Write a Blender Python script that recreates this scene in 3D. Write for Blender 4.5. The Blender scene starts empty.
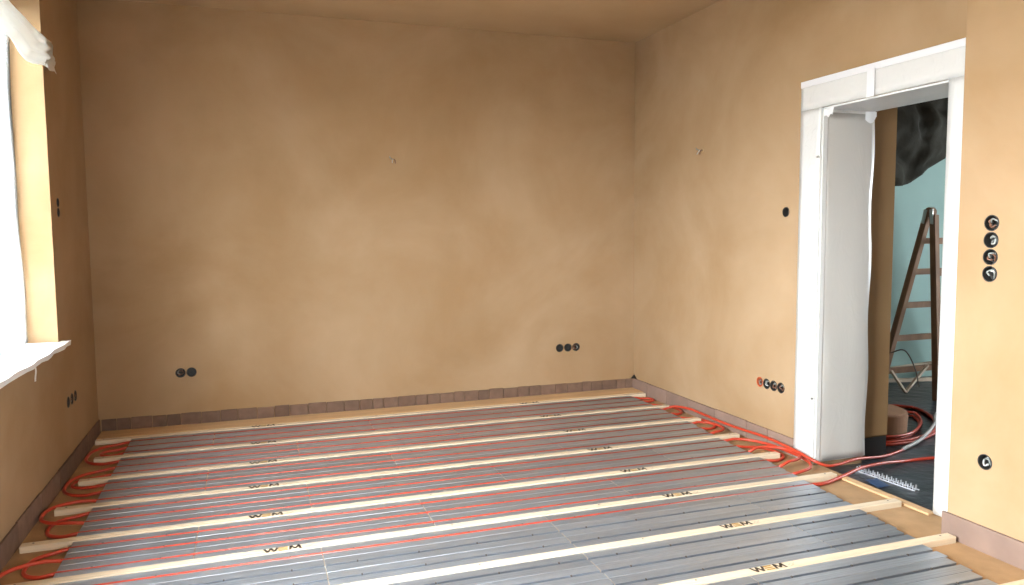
import bpy, bmesh, math, random
from mathutils import Vector, Matrix, noise
random.seed(4)
SC = bpy.context.scene
COL = SC.collection
PI = math.pi

# ------------------------------------------------------------------ camera
YAW, PITCH, ROLL, FPX, CAMH = 0.33202, 0.08022, -0.00794, 757.93, 1.45
_f = Vector((math.sin(YAW)*math.cos(PITCH), math.cos(YAW)*math.cos(PITCH), -math.sin(PITCH)))
_r0 = Vector((math.cos(YAW), -math.sin(YAW), 0)); _u0 = _r0.cross(_f)
_r = _r0*math.cos(ROLL) + _u0*math.sin(ROLL); _u = _u0*math.cos(ROLL) - _r0*math.sin(ROLL)
cam = bpy.data.cameras.new('camera'); cam.sensor_width = 36; cam.lens = FPX*36/1024
cam.clip_start = 0.05; cam.clip_end = 100
camo = bpy.data.objects.new('camera', cam); COL.objects.link(camo)
camo.matrix_world = Matrix(((_r.x, _u.x, -_f.x, 0), (_r.y, _u.y, -_f.y, 0), (_r.z, _u.z, -_f.z, CAMH), (0, 0, 0, 1)))
SC.camera = camo

# ------------------------------------------------------------------ world, exposure, light strengths
W = bpy.data.worlds.new('world'); SC.world = W; W.use_nodes = True
SKY_COL = (0.94, 0.965, 1.0)
SKY_E = 140.0                     # even overcast sky outside the windows
_nt = W.node_tree; _bg = _nt.nodes['Background']; _bg.inputs[1].default_value = SKY_E
_tc = _nt.nodes.new('ShaderNodeTexCoord'); _sx = _nt.nodes.new('ShaderNodeSeparateXYZ'); _mr = _nt.nodes.new('ShaderNodeMapRange'); _sc = _nt.nodes.new('ShaderNodeVectorMath')
_mr.inputs['To Min'].default_value = 0.62; _mr.inputs['To Max'].default_value = 1.0     # thinly overcast sky, a little brighter overhead
_sc.operation = 'SCALE'; _sc.inputs[0].default_value = SKY_COL
_nt.links.new(_tc.outputs['Generated'], _sx.inputs[0]); _nt.links.new(_sx.outputs['Z'], _mr.inputs['Value'])
_nt.links.new(_mr.outputs[0], _sc.inputs['Scale']); _nt.links.new(_sc.outputs[0], _bg.inputs[0])
SC.view_settings.view_transform = 'Standard'; SC.view_settings.look = 'None'
SC.view_settings.gamma = 1.0; SC.view_settings.use_curve_mapping = False
SC.view_settings.exposure = 0.0
DAY = (0.88, 0.95, 1.0)          # daylight colour of the windows
HALL_E = 26.0

# ------------------------------------------------------------------ room numbers (metres, z = 0 is the top of the heat plates)
D, RX, LX, ZC, R2 = 6.185, 3.314, -1.096, 3.123, 3.125
YJ = 2.675                        # corner of the wall jog beside the door
ZF = -0.026                      # sub-floor level in the gaps
YF = -1.6                        # wall behind the camera

# ------------------------------------------------------------------ materials
def mat(name): 
    m = bpy.data.materials.new(name); m.use_nodes = True
    nt = m.node_tree; b = nt.nodes['Principled BSDF']; return m, nt, b
def N(nt, t, **kw):
    n = nt.nodes.new(t)
    for k, v in kw.items(): setattr(n, k, v)
    return n
def simple(name, col, rough=0.6, metal=0.0, var=0.0, scale=(8, 8, 8), bump=0.0, bscale=40, obj=True, rnd=0.0, spec=None, detail=5, bdist=0.01):
    m, nt, b = mat(name)
    b.inputs['Roughness'].default_value = rough; b.inputs['Metallic'].default_value = metal
    if spec is not None: b.inputs['Specular IOR Level'].default_value = spec
    tc = N(nt, 'ShaderNodeTexCoord'); mp = N(nt, 'ShaderNodeMapping'); mp.inputs['Scale'].default_value = scale
    nt.links.new(tc.outputs['Object'], mp.inputs['Vector'])
    if var or rnd:
        nz = N(nt, 'ShaderNodeTexNoise'); nz.inputs['Scale'].default_value = 1.0; nz.inputs['Detail'].default_value = detail
        nt.links.new(mp.outputs[0], nz.inputs['Vector'])
        mr = N(nt, 'ShaderNodeMapRange'); mr.inputs['From Min'].default_value = 0.3; mr.inputs['From Max'].default_value = 0.7
        mr.inputs['To Min'].default_value = 1-var; mr.inputs['To Max'].default_value = 1+var
        nt.links.new(nz.outputs['Fac'], mr.inputs['Value'])
        val = mr.outputs[0]
        if rnd:
            oi = N(nt, 'ShaderNodeObjectInfo'); m2 = N(nt, 'ShaderNodeMapRange')
            m2.inputs['To Min'].default_value = 1-rnd; m2.inputs['To Max'].default_value = 1+rnd
            nt.links.new(oi.outputs['Random'], m2.inputs['Value'])
            mu = N(nt, 'ShaderNodeMath', operation='MULTIPLY'); nt.links.new(val, mu.inputs[0]); nt.links.new(m2.outputs[0], mu.inputs[1]); val = mu.outputs[0]
        vm = N(nt, 'ShaderNodeVectorMath', operation='SCALE'); vm.inputs[0].default_value = col[:3]
        nt.links.new(val, vm.inputs['Scale']); nt.links.new(vm.outputs[0], b.inputs['Base Color'])
    else: b.inputs['Base Color'].default_value = (*col[:3], 1)
    if bump:
        n2 = N(nt, 'ShaderNodeTexNoise'); n2.inputs['Scale'].default_value = bscale; n2.inputs['Detail'].default_value = 4
        nt.links.new(tc.outputs['Object'], n2.inputs['Vector'])
        bp = N(nt, 'ShaderNodeBump'); bp.inputs['Strength'].default_value = bump; bp.inputs['Distance'].default_value = bdist
        nt.links.new(n2.outputs['Fac'], bp.inputs['Height']); nt.links.new(bp.outputs[0], b.inputs['Normal'])
    return m
def emit(name, col, strength):
    m, nt, b = mat(name)
    b.inputs['Base Color'].default_value = (0.8, 0.8, 0.8, 1); b.inputs['Roughness'].default_value = 0.7
    b.inputs['Emission Color'].default_value = (*col, 1); b.inputs['Emission Strength'].default_value = strength
    return m
def plaster(name, c0, c1):
    """clay plaster: patchy drying stains, trowel marks"""
    m, nt, b = mat(name); b.inputs['Roughness'].default_value = 0.9; b.inputs['Specular IOR Level'].default_value = 0.2
    tc = N(nt, 'ShaderNodeTexCoord')
    n1 = N(nt, 'ShaderNodeTexNoise'); n1.inputs['Scale'].default_value = 0.9; n1.inputs['Detail'].default_value = 6; n1.inputs['Roughness'].default_value = 0.55; n1.inputs['Distortion'].default_value = 0.6
    nt.links.new(tc.outputs['Object'], n1.inputs['Vector'])
    n2 = N(nt, 'ShaderNodeTexNoise'); n2.inputs['Scale'].default_value = 4.5; n2.inputs['Detail'].default_value = 5
    nt.links.new(tc.outputs['Object'], n2.inputs['Vector'])
    ad = N(nt, 'ShaderNodeMath', operation='MULTIPLY_ADD'); ad.inputs[1].default_value = 0.2
    nt.links.new(n2.outputs['Fac'], ad.inputs[0]); nt.links.new(n1.outputs['Fac'], ad.inputs[2])
    cr = N(nt, 'ShaderNodeValToRGB'); cr.color_ramp.elements[0].position = 0.42; cr.color_ramp.elements[1].position = 0.80
    cr.color_ramp.elements[0].color = (*c0, 1); cr.color_ramp.elements[1].color = (*c1, 1)
    nt.links.new(ad.outputs[0], cr.inputs[0]); nt.links.new(cr.outputs[0], b.inputs['Base Color'])
    n3 = N(nt, 'ShaderNodeTexNoise'); n3.inputs['Scale'].default_value = 3.0; n3.inputs['Detail'].default_value = 8
    nt.links.new(tc.outputs['Object'], n3.inputs['Vector'])
    bp = N(nt, 'ShaderNodeBump'); bp.inputs['Strength'].default_value = 0.35; bp.inputs['Distance'].default_value = 0.012
    nt.links.new(n3.outputs['Fac'], bp.inputs['Height']); nt.links.new(bp.outputs[0], b.inputs['Normal'])
    return m
def foilmat(name, col, rough=0.35, wr=0.5, scale=(5, 5, 1.5), dist=0.02):
    """masking foil: white, creased"""
    m, nt, b = mat(name); b.inputs['Base Color'].default_value = (*col, 1); b.inputs['Roughness'].default_value = rough
    tc = N(nt, 'ShaderNodeTexCoord'); mp = N(nt, 'ShaderNodeMapping'); mp.inputs['Scale'].default_value = scale; mp.inputs['Rotation'].default_value = (0.5, 0.1, 0.2)
    nt.links.new(tc.outputs['Object'], mp.inputs['Vector'])
    n1 = N(nt, 'ShaderNodeTexNoise'); n1.inputs['Scale'].default_value = 2.2; n1.inputs['Detail'].default_value = 4; n1.inputs['Distortion'].default_value = 1.6
    nt.links.new(mp.outputs[0], n1.inputs['Vector'])
    n2 = N(nt, 'ShaderNodeMath', operation='PINGPONG'); n2.inputs[1].default_value = 0.12
    nt.links.new(n1.outputs['Fac'], n2.inputs[0])
    bp = N(nt, 'ShaderNodeBump'); bp.inputs['Strength'].default_value = wr; bp.inputs['Distance'].default_value = dist
    nt.links.new(n2.outputs[0], bp.inputs['Height']); nt.links.new(bp.outputs[0], b.inputs['Normal'])
    return m
def metalmat(name):
    m, nt, b = mat(name); b.inputs['Metallic'].default_value = 0.75
    tc = N(nt, 'ShaderNodeTexCoord'); mp = N(nt, 'ShaderNodeMapping'); mp.inputs['Scale'].default_value = (1.2, 90, 20)
    nt.links.new(tc.outputs['Object'], mp.inputs['Vector'])
    nz = N(nt, 'ShaderNodeTexNoise'); nz.inputs['Scale'].default_value = 1.5; nz.inputs['Detail'].default_value = 5
    nt.links.new(mp.outputs[0], nz.inputs['Vector'])
    n4 = N(nt, 'ShaderNodeTexNoise'); n4.inputs['Scale'].default_value = 5; n4.inputs['Detail'].default_value = 6
    nt.links.new(tc.outputs['Object'], n4.inputs['Vector'])
    oi = N(nt, 'ShaderNodeObjectInfo')
    cr = N(nt, 'ShaderNodeMapRange'); cr.inputs['From Min'].default_value = 0.3; cr.inputs['From Max'].default_value = 0.7; cr.inputs['To Min'].default_value = 0.78; cr.inputs['To Max'].default_value = 1.1
    nt.links.new(nz.outputs['Fac'], cr.inputs['Value'])
    r2 = N(nt, 'ShaderNodeMapRange'); r2.inputs['To Min'].default_value = 0.86; r2.inputs['To Max'].default_value = 1.06
    nt.links.new(oi.outputs['Random'], r2.inputs['Value'])
    mu = N(nt, 'ShaderNodeMath', operation='MULTIPLY'); nt.links.new(cr.outputs[0], mu.inputs[0]); nt.links.new(r2.outputs[0], mu.inputs[1])
    vm = N(nt, 'ShaderNodeVectorMath', operation='SCALE'); vm.inputs[0].default_value = PLATE_COL
    nt.links.new(mu.outputs[0], vm.inputs['Scale']); nt.links.new(vm.outputs[0], b.inputs['Base Color'])
    rr = N(nt, 'ShaderNodeMapRange'); rr.inputs['From Min'].default_value = 0.3; rr.inputs['From Max'].default_value = 0.7; rr.inputs['To Min'].default_value = 0.30; rr.inputs['To Max'].default_value = 0.46
    nt.links.new(n4.outputs['Fac'], rr.inputs['Value']); nt.links.new(rr.outputs[0], b.inputs['Roughness'])
    bp = N(nt, 'ShaderNodeBump'); bp.inputs['Strength'].default_value = 0.12; bp.inputs['Distance'].default_value = 0.002
    nt.links.new(nz.outputs['Fac'], bp.inputs['Height']); nt.links.new(bp.outputs[0], b.inputs['Normal'])
    return m
PLATE_COL = (0.40, 0.445, 0.51)
M = {}
M['clay'] = plaster('clay_plaster', (0.315, 0.199, 0.103), (0.40, 0.277, 0.168))
M['clay_ceiling'] = plaster('clay_ceiling', (0.43, 0.29, 0.158), (0.48, 0.34, 0.20))  # paler than the wall clay, standing in for light bounced off the floor
M['fibre'] = simple('wood_fibre_board', (0.37, 0.225, 0.11), 0.9, var=0.12, scale=(12, 12, 12), bump=0.2, bscale=160)
M['board_pale'] = simple('pale_grooved_board', (0.62, 0.56, 0.47), 0.85, var=0.1, scale=(12, 12, 12))
M['fibre_back'] = simple('edge_board', (0.56, 0.36, 0.19), 0.85, var=0.1, scale=(2, 14, 14))
M['plate'] = metalmat('galvanised_plate')
M['wood'] = simple('pale_wood', (0.64, 0.53, 0.39), 0.65, var=0.1, scale=(1.5, 45, 45), rnd=0.04)
M['wood_end'] = simple('wood_end_grain', (0.42, 0.27, 0.14), 0.8, var=0.15, scale=(30, 30, 30))
M['pipe'] = simple('red_pipe', (0.47, 0.048, 0.022), 0.35, var=0.1, scale=(3, 3, 3))
M['stamp_dark'] = simple('stamp_dark_ink', (0.045, 0.028, 0.015), 0.7)
M['stamp_gold'] = simple('stamp_gold_ink', (0.34, 0.18, 0.02), 0.7)
M['stamp_grey'] = simple('stamp_faint_ink', (0.42, 0.33, 0.22), 0.7)
M['black'] = simple('black_rubber', (0.012, 0.012, 0.012), 0.5)
M['clip'] = simple('dark_clip', (0.10, 0.085, 0.075), 0.5)
M['strip'] = simple('brown_edge_strip', (0.165, 0.10, 0.07), 0.85, var=0.16, scale=(18, 18, 18), rnd=0.18)
M['strip_right'] = simple('pinkish_edge_strip', (0.235, 0.155, 0.122), 0.8, var=0.12, scale=(6, 6, 6), rnd=0.08, bump=0.1, bscale=60)
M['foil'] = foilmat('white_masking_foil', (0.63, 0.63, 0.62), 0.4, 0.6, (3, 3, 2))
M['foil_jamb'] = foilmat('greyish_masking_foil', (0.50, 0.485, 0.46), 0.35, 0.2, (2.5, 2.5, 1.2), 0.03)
M['tape'] = simple('white_tape', (0.74, 0.75, 0.78), 0.45)
M['sheet'] = foilmat('thin_plastic_sheet', (0.85, 0.85, 0.83), 0.4, 0.3, (5, 5, 5))
_nt = M['sheet'].node_tree; _tl = N(_nt, 'ShaderNodeBsdfTranslucent'); _tl.inputs[0].default_value = (0.9, 0.9, 0.88, 1); _mx = N(_nt, 'ShaderNodeMixShader'); _mx.inputs[0].default_value = 0.5
_nt.links.new(_nt.nodes['Principled BSDF'].outputs[0], _mx.inputs[1]); _nt.links.new(_tl.outputs[0], _mx.inputs[2]); _nt.links.new(_mx.outputs[0], _nt.nodes['Material Output'].inputs[0])
M['sill'] = foilmat('covered_sill', (0.84, 0.84, 0.84), 0.5, 0.25, (4, 4, 4))
M['sill_edge'] = simple('sill_cut_edge', (0.55, 0.52, 0.49), 0.7, var=0.15, scale=(9, 9, 9))
def clearfoil(name):
    m, nt, b = mat(name); nt.nodes.remove(b); t = N(nt, 'ShaderNodeBsdfTransparent'); t.inputs[0].default_value = (0.46, 0.46, 0.46, 1); g = N(nt, 'ShaderNodeBsdfTranslucent'); g.inputs[0].default_value = (0.22, 0.22, 0.22, 1)
    mx = N(nt, 'ShaderNodeMixShader'); mx.inputs[0].default_value = FOIL_MIX
    nt.links.new(t.outputs[0], mx.inputs[1]); nt.links.new(g.outputs[0], mx.inputs[2]); nt.links.new(mx.outputs[0], nt.nodes['Material Output'].inputs[0]); return m
FOIL_MIX = 0.25
M['pane'] = clearfoil('milky_window_foil')
def glassmat(name):
    m, nt, b = mat(name); nt.nodes.remove(b); t = N(nt, 'ShaderNodeBsdfTransparent'); g = N(nt, 'ShaderNodeBsdfGlossy'); g.inputs['Roughness'].default_value = 0.02
    mx = N(nt, 'ShaderNodeMixShader'); mx.inputs[0].default_value = 0.08; t.inputs[0].default_value = (0.96, 0.98, 0.97, 1)
    nt.links.new(t.outputs[0], mx.inputs[1]); nt.links.new(g.outputs[0], mx.inputs[2]); nt.links.new(mx.outputs[0], nt.nodes['Material Output'].inputs[0]); return m
M['glass'] = glassmat('window_glass')
M['ground'] = simple('yard_ground', (0.13, 0.12, 0.10), 0.9, var=0.3)
M['added_hall_pane'] = emit('added_hall_glow', (0.9, 0.96, 1.0), HALL_E)  # glowing pane of the added hall window
M['frame_white'] = simple('white_paint', (0.78, 0.78, 0.77), 0.4)
M['teal'] = simple('green_plasterboard', (0.30, 0.45, 0.43), 0.85, var=0.06, scale=(2, 2, 2))
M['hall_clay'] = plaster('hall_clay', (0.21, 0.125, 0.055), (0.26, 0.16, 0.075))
M['hall_ceiling'] = simple('hall_ceiling_boards', (0.20, 0.12, 0.07), 0.8, var=0.2, scale=(3, 20, 20))
M['tarp'] = simple('dark_floor_tarp', (0.028, 0.033, 0.042), 0.28, var=0.4, scale=(5, 5, 5), bump=0.7, bscale=9, bdist=0.02)
M['ladder'] = simple('weathered_ladder_wood', (0.21, 0.125, 0.075), 0.75, var=0.2, scale=(14, 14, 3))
M['steel'] = simple('worn_steel', (0.55, 0.54, 0.52), 0.4, metal=0.9)
M['drum'] = simple('cardboard_drum', (0.33, 0.19, 0.11), 0.85, var=0.12, scale=(9, 9, 9))
M['sack'] = simple('dark_sack', (0.030, 0.029, 0.022), 0.8, spec=0.15, var=0.3, scale=(4, 4, 4), bump=0.4, bscale=14, bdist=0.02)
M['grey_conduit'] = simple('grey_conduit', (0.38, 0.39, 0.40), 0.5)
M['rail'] = simple('grey_rail', (0.55, 0.57, 0.62), 0.4, metal=0.3)
M['blue'] = simple('blue_plastic', (0.035, 0.075, 0.17), 0.35)
M['lath'] = simple('pale_lath', (0.52, 0.44, 0.34), 0.7, var=0.1, scale=(9, 9, 9))
M['box_shell'] = simple('dark_box_shell', (0.03, 0.028, 0.026), 0.5)
M['box_shell_orange'] = simple('orange_box_shell', (0.55, 0.13, 0.05), 0.5)
M['wire_white'] = simple('wire_white', (0.42, 0.42, 0.4), 0.4)
M['wire_brown'] = simple('wire_brown', (0.16, 0.07, 0.04), 0.4)
M['wire_grey'] = simple('wire_grey', (0.2, 0.215, 0.2), 0.4)
M['plug_plaster'] = simple('plaster_crumb', (0.45, 0.30, 0.16), 0.9, var=0.1)

# ------------------------------------------------------------------ mesh helpers
def obj(name, bm_or_me, m, parent=None, smooth=False):
    if isinstance(bm_or_me, bmesh.types.BMesh):
        me = bpy.data.meshes.new(name); bm_or_me.normal_update(); bm_or_me.to_mesh(me); bm_or_me.free()
    else: me = bm_or_me
    if m is not None and not me.materials: me.materials.append(M[m])
    if smooth:
        for p in me.polygons: p.use_smooth = True
    o = bpy.data.objects.new(name, me); COL.objects.link(o)
    if parent: o.parent = parent
    return o
def empty(name, loc=(0, 0, 0)):
    o = bpy.data.objects.new(name, None); COL.objects.link(o); o.location = loc; o.empty_display_size = 0.05
    return o
def tag(o, label, cat, group=None):
    o['label'] = label; o['category'] = cat
    if group: o['group'] = group
    return o
def struct(o, label=None):
    o['kind'] = 'structure'
    if label: o['label'] = label
    return o
def add_box(bm, a, b):
    v = [bm.verts.new((x, y, z)) for x in (a[0], b[0]) for y in (a[1], b[1]) for z in (a[2], b[2])]
    for f in ((0, 1, 3, 2), (4, 6, 7, 5), (0, 4, 5, 1), (2, 3, 7, 6), (0, 2, 6, 4), (1, 5, 7, 3)):
        bm.faces.new([v[i] for i in f])
    return v
def boxbm(a, b, bev=0.0):
    a, b = [min(p, q) for p, q in zip(a, b)], [max(p, q) for p, q in zip(a, b)]
    bm = bmesh.new(); add_box(bm, a, b)
    bmesh.ops.recalc_face_normals(bm, faces=bm.faces)
    if bev: bmesh.ops.bevel(bm, geom=list(bm.edges), offset=bev, segments=1, affect='EDGES')
    return bm
def beam(bm, p, q, w, t, up=Vector((0, 0, 1))):
    """rectangular bar from p to q; w across, t along 'up'"""
    p, q = Vector(p), Vector(q); d = (q-p).normalized(); s = d.cross(Vector(up)).normalized(); n = s.cross(d)
    vs = [bm.verts.new(e + s*sx*w/2 + n*sz*t/2) for e in (p, q) for sx, sz in ((-1, -1), (1, -1), (1, 1), (-1, 1))]
    for f in ((3, 2, 1, 0), (4, 5, 6, 7), (0, 1, 5, 4), (1, 2, 6, 5), (2, 3, 7, 6), (3, 0, 4, 7)):
        bm.faces.new([vs[i] for i in f])
def tube(bm, pts, r, n=8, cap=True):
    pts = [Vector(p) for p in pts]; rings = []; up = Vector((0, 0, 1)); prev = None
    for i, p in enumerate(pts):
        t = (pts[min(i+1, len(pts)-1)] - pts[max(i-1, 0)]).normalized()
        if prev is None:
            a = up if abs(t.z) < 0.9 else Vector((1, 0, 0)); s = t.cross(a).normalized()
        else: s = (prev - t*prev.dot(t)).normalized()
        prev = s; u = s.cross(t)
        rings.append([bm.verts.new(p + (s*math.cos(k*2*PI/n) + u*math.sin(k*2*PI/n))*r) for k in range(n)])
    for a, b in zip(rings, rings[1:]):
        for k in range(n): bm.faces.new((a[k], a[(k+1) % n], b[(k+1) % n], b[k]))
    if cap: bm.faces.new(rings[0][::-1]); bm.faces.new(rings[-1])
    bmesh.ops.recalc_face_normals(bm, faces=bm.faces)
def spline(P, k=8):
    P = [Vector(p) for p in P]; P = [P[0]*2-P[1]] + P + [P[-1]*2-P[-2]]; out = []
    for i in range(1, len(P)-2):
        for j in range(k):
            t = j/k; a, b, c, d = P[i-1:i+3]
            out.append(0.5*((2*b) + (c-a)*t + (2*a-5*b+4*c-d)*t*t + (3*b-a-3*c+d)*t**3))
    out.append(P[-2]); return out
def sheet(fn, nu, nv, thick):
    """double-sided surface patch fn(u, v) with real thickness"""
    bm = bmesh.new(); P = [[Vector(fn(i/nu, j/nv)) for j in range(nv+1)] for i in range(nu+1)]
    def nrm(i, j):
        a = P[min(i+1, nu)][j]-P[max(i-1, 0)][j]; b = P[i][min(j+1, nv)]-P[i][max(j-1, 0)]
        n = a.cross(b); return n.normalized() if n.length > 1e-9 else Vector((1, 0, 0))
    A = [[bm.verts.new(P[i][j] + nrm(i, j)*thick/2) for j in range(nv+1)] for i in range(nu+1)]
    B = [[bm.verts.new(P[i][j] - nrm(i, j)*thick/2) for j in range(nv+1)] for i in range(nu+1)]
    for i in range(nu):
        for j in range(nv):
            bm.faces.new((A[i][j], A[i+1][j], A[i+1][j+1], A[i][j+1])); bm.faces.new((B[i][j], B[i][j+1], B[i+1][j+1], B[i+1][j]))
    for i in range(nu):
        bm.faces.new((A[i][0], B[i][0], B[i+1][0], A[i+1][0])); bm.faces.new((A[i][nv], A[i+1][nv], B[i+1][nv], B[i][nv]))
    for j in range(nv):
        bm.faces.new((A[0][j], A[0][j+1], B[0][j+1], B[0][j])); bm.faces.new((A[nu][j], B[nu][j], B[nu][j+1], A[nu][j+1]))
    bmesh.ops.recalc_face_normals(bm, faces=bm.faces)
    return bm
def slab_with_holes(axis, c0, c1, u0, u1, v0, v1, rects):
    """wall slab between c0 and c1 along axis (0=x, 1=y) over u x v with rectangular openings (u0,u1,v0,v1)"""
    us = sorted({u0, u1, *[r[0] for r in rects], *[r[1] for r in rects]}); vs = sorted({v0, v1, *[r[2] for r in rects], *[r[3] for r in rects]})
    solid = lambda i, j: 0 <= i < len(us)-1 and 0 <= j < len(vs)-1 and not any(r[0] <= (us[i]+us[i+1])/2 <= r[1] and r[2] <= (vs[j]+vs[j+1])/2 <= r[3] for r in rects)
    bm = bmesh.new(); V = {}
    def vert(c, i, j):
        if (c, i, j) not in V:
            cc = c0 if c == 0 else c1
            V[(c, i, j)] = bm.verts.new((cc, us[i], vs[j]) if axis == 0 else (us[i], cc, vs[j]))
        return V[(c, i, j)]
    for i in range(len(us)-1):
        for j in range(len(vs)-1):
            if not solid(i, j): continue
            for c in (0, 1): bm.faces.new([vert(c, i, j), vert(c, i+1, j), vert(c, i+1, j+1), vert(c, i, j+1)])
            for di, dj, e in ((-1, 0, ((i, j), (i, j+1))), (1, 0, ((i+1, j), (i+1, j+1))), (0, -1, ((i, j), (i+1, j))), (0, 1, ((i, j+1), (i+1, j+1)))):
                if not solid(i+di, j+dj): bm.faces.new([vert(0, *e[0]), vert(0, *e[1]), vert(1, *e[1]), vert(1, *e[0])])
    bmesh.ops.recalc_face_normals(bm, faces=bm.faces)
    return bm
def drill(o, holes):
    """cut round recesses into a wall: holes = (centre, axis, radius, depth)"""
    bm = bmesh.new()
    for ctr, ax, r, dep in holes:
        mt = Matrix.Translation(ctr) @ Vector((0, 0, 1)).rotation_difference(Vector(ax)).to_matrix().to_4x4()
        bmesh.ops.create_cone(bm, cap_ends=True, segments=24, radius1=r, radius2=r, depth=dep*2, matrix=mt)
    c = obj('cutter', bm, None)
    md = o.modifiers.new('cut', 'BOOLEAN'); md.operation = 'DIFFERENCE'; md.object = c; md.solver = 'EXACT'
    bpy.context.view_layer.update()
    me = bpy.data.meshes.new_from_object(o.evaluated_get(bpy.context.evaluated_depsgraph_get()))
    o.modifiers.clear(); o.data = me
    cm = c.data; bpy.data.objects.remove(c); bpy.data.meshes.remove(cm)

# ================================================================== THE SETTING
floor = struct(obj('floor', boxbm((LX-0.3, YF-0.2, -0.12), (RX+0.02, D+0.2, ZF)), 'fibre'), 'wood fibre sub-floor under the metal plates')
ceiling = struct(obj('ceiling', boxbm((LX-0.45, YF-0.2, ZC), (RX+0.45, D+0.2, ZC+0.15)), 'clay_ceiling'), 'clay plastered ceiling')
wall_back = struct(obj('wall_back', boxbm((LX-0.45, D, -0.12), (RX, D+0.2, ZC)), 'clay'), 'clay plastered back wall')
# left wall: splayed window recesses are cut out and lined
WX = -1.30                                       # plane of the window frames
W1 = (3.70, 5.11, 0.79, 2.83); W2 = (1.15, 2.6, 0.79, 2.7)
SP = 0.09                                        # splay of the reveals
def splayed_wall(name, x0, x1, u0, u1, v0, v1, wins):
    bm = slab_with_holes(0, x0, x1, u0, u1, v0, v1, wins)
    for v in bm.verts:                           # widen the outer side of each opening: splayed reveals
        if abs(v.co.x-x1) < 1e-6:
            for w in wins:
                if abs(v.co.y-w[0]) < 1e-6 and w[2]-1e-6 <= v.co.z <= w[3]+1e-6: v.co.y -= SP; break
                if abs(v.co.y-w[1]) < 1e-6 and w[2]-1e-6 <= v.co.z <= w[3]+1e-6: v.co.y += SP; break
    return obj(name, bm, 'clay')
wall_left = struct(splayed_wall('wall_left', LX, LX-0.24, YF, D, -0.12, ZC, [W1, W2]), 'clay plastered window wall in shade')
RW = (0.55, 1.45, 1.2, 2.15)                       # unseen rear window, added to brighten the back wall
wall_front = struct(obj('wall_front', slab_with_holes(1, YF, YF-0.25, LX-0.24, R2+0.2, -0.12, ZC, [RW]), 'clay'), 'clay plastered wall behind the camera')
DY0, DY1, DZ = 2.885, 3.805, 2.185                # door opening
wall_right = struct(obj('wall_right', slab_with_holes(0, RX, RX+0.38, YJ, D, -0.12, ZC, [(DY0, DY1, -0.12, DZ)]), 'clay'), 'clay plastered right wall with doorway')
wall_jog = struct(obj('wall_jog', boxbm((R2, YF, -0.12), (RX+0.38, YJ, ZC), 0.004), 'clay'), 'clay plastered wall projection right of the doorway')

def window(name, x, y0, y1, z0, z1, pane_m, axis=0, flip=1):
    root = struct(empty(name, (x, (y0+y1)/2, z0) if axis == 0 else ((y0+y1)/2, x, z0)), 'white framed window, daylit')
    def bx(nm, a, b, m):
        if axis == 0: A, B = (a[0], a[1], a[2]), (b[0], b[1], b[2])
        else: A, B = (a[1], a[0], a[2]), (b[1], b[0], b[2])
        o = obj(nm, boxbm(A, B), m); o.parent = root; o.matrix_parent_inverse = Matrix.Translation(root.location).inverted(); return o
    t = 0.06; xb = x - 0.05*flip; ym = (y0+y1)/2
    for nm, a, b in (('frame_rail', (xb, y0, z0), (x, y1, z0+t)), ('frame_rail', (xb, y0, z1-t), (x, y1, z1)),
                     ('frame_stile', (xb, y0, z0+t), (x, y0+t, z1-t)), ('frame_stile', (xb, y1-t, z0+t), (x, y1, z1-t)),
                     ('mullion', (xb, ym-0.05, z0+t), (x, ym+0.05, z1-t))): bx(nm, a, b, 'frame_white')
    for a, b in ((y0+t, ym-0.05), (ym+0.05, y1-t)): bx('pane', (x-0.03*flip, a, z0+t), (x-0.022*flip, b, z1-t), pane_m)
    return root
window('window_1', WX-0.0, W1[0]-SP+0.01, W1[1]+SP-0.01, W1[2], W1[3]-0.005, 'glass')
window('window_2', WX-0.0, W2[0]-SP+0.01, W2[1]+SP-0.01, W2[2], W2[3]-0.005, 'glass')
struct(obj('ground', boxbm((-60, -60, -1.3), (60, 60, -1.2)), 'ground'), 'ground outside the house')
window('added_rear_window', YF-0.15, RW[0], RW[1], RW[2], RW[3], 'glass', axis=1)  # added for extra light on the back wall
la = bpy.data.lights.new('window_portal', 'AREA'); la.shape = 'RECTANGLE'; la.size = RW[1]-RW[0]; la.size_y = RW[3]-RW[2]; la.cycles.is_portal = True
lo = bpy.data.objects.new('window_portal', la); COL.objects.link(lo); lo.location = ((RW[0]+RW[1])/2, YF-0.22, (RW[2]+RW[3])/2); lo.rotation_euler = (PI/2, 0, 0)
for w in (W1, W2):                               # sampling portals in the glazed openings
    la = bpy.data.lights.new('window_portal', 'AREA'); la.shape = 'RECTANGLE'; la.size = w[3]-w[2]; la.size_y = w[1]-w[0]+2*SP; la.cycles.is_portal = True
    lo = bpy.data.objects.new('window_portal', la); COL.objects.link(lo); lo.location = (WX-0.06, (w[0]+w[1])/2, (w[2]+w[3])/2); lo.rotation_euler = (0, -PI/2, 0)

# bright foil taped over the visible window
def foil_fn(u, v):
    y1 = 5.205 + 0.012*math.sin(7*v) - 0.02*max(0, v-0.8)*5
    y = 3.64 + (y1-3.64)*u; z = 0.815 + (2.80-0.815)*v
    x = WX + 0.03 + 0.012*math.sin(9*u+4*v) + 0.012*noise.noise(Vector((y*5, z*3, 0.3)))
    return (x, y, z)
wf = obj('window_foil', sheet(foil_fn, 26, 30, 0.002), 'pane', smooth=True)
tag(wf, 'bright white foil stretched over the window glass', 'plastic foil')

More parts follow.
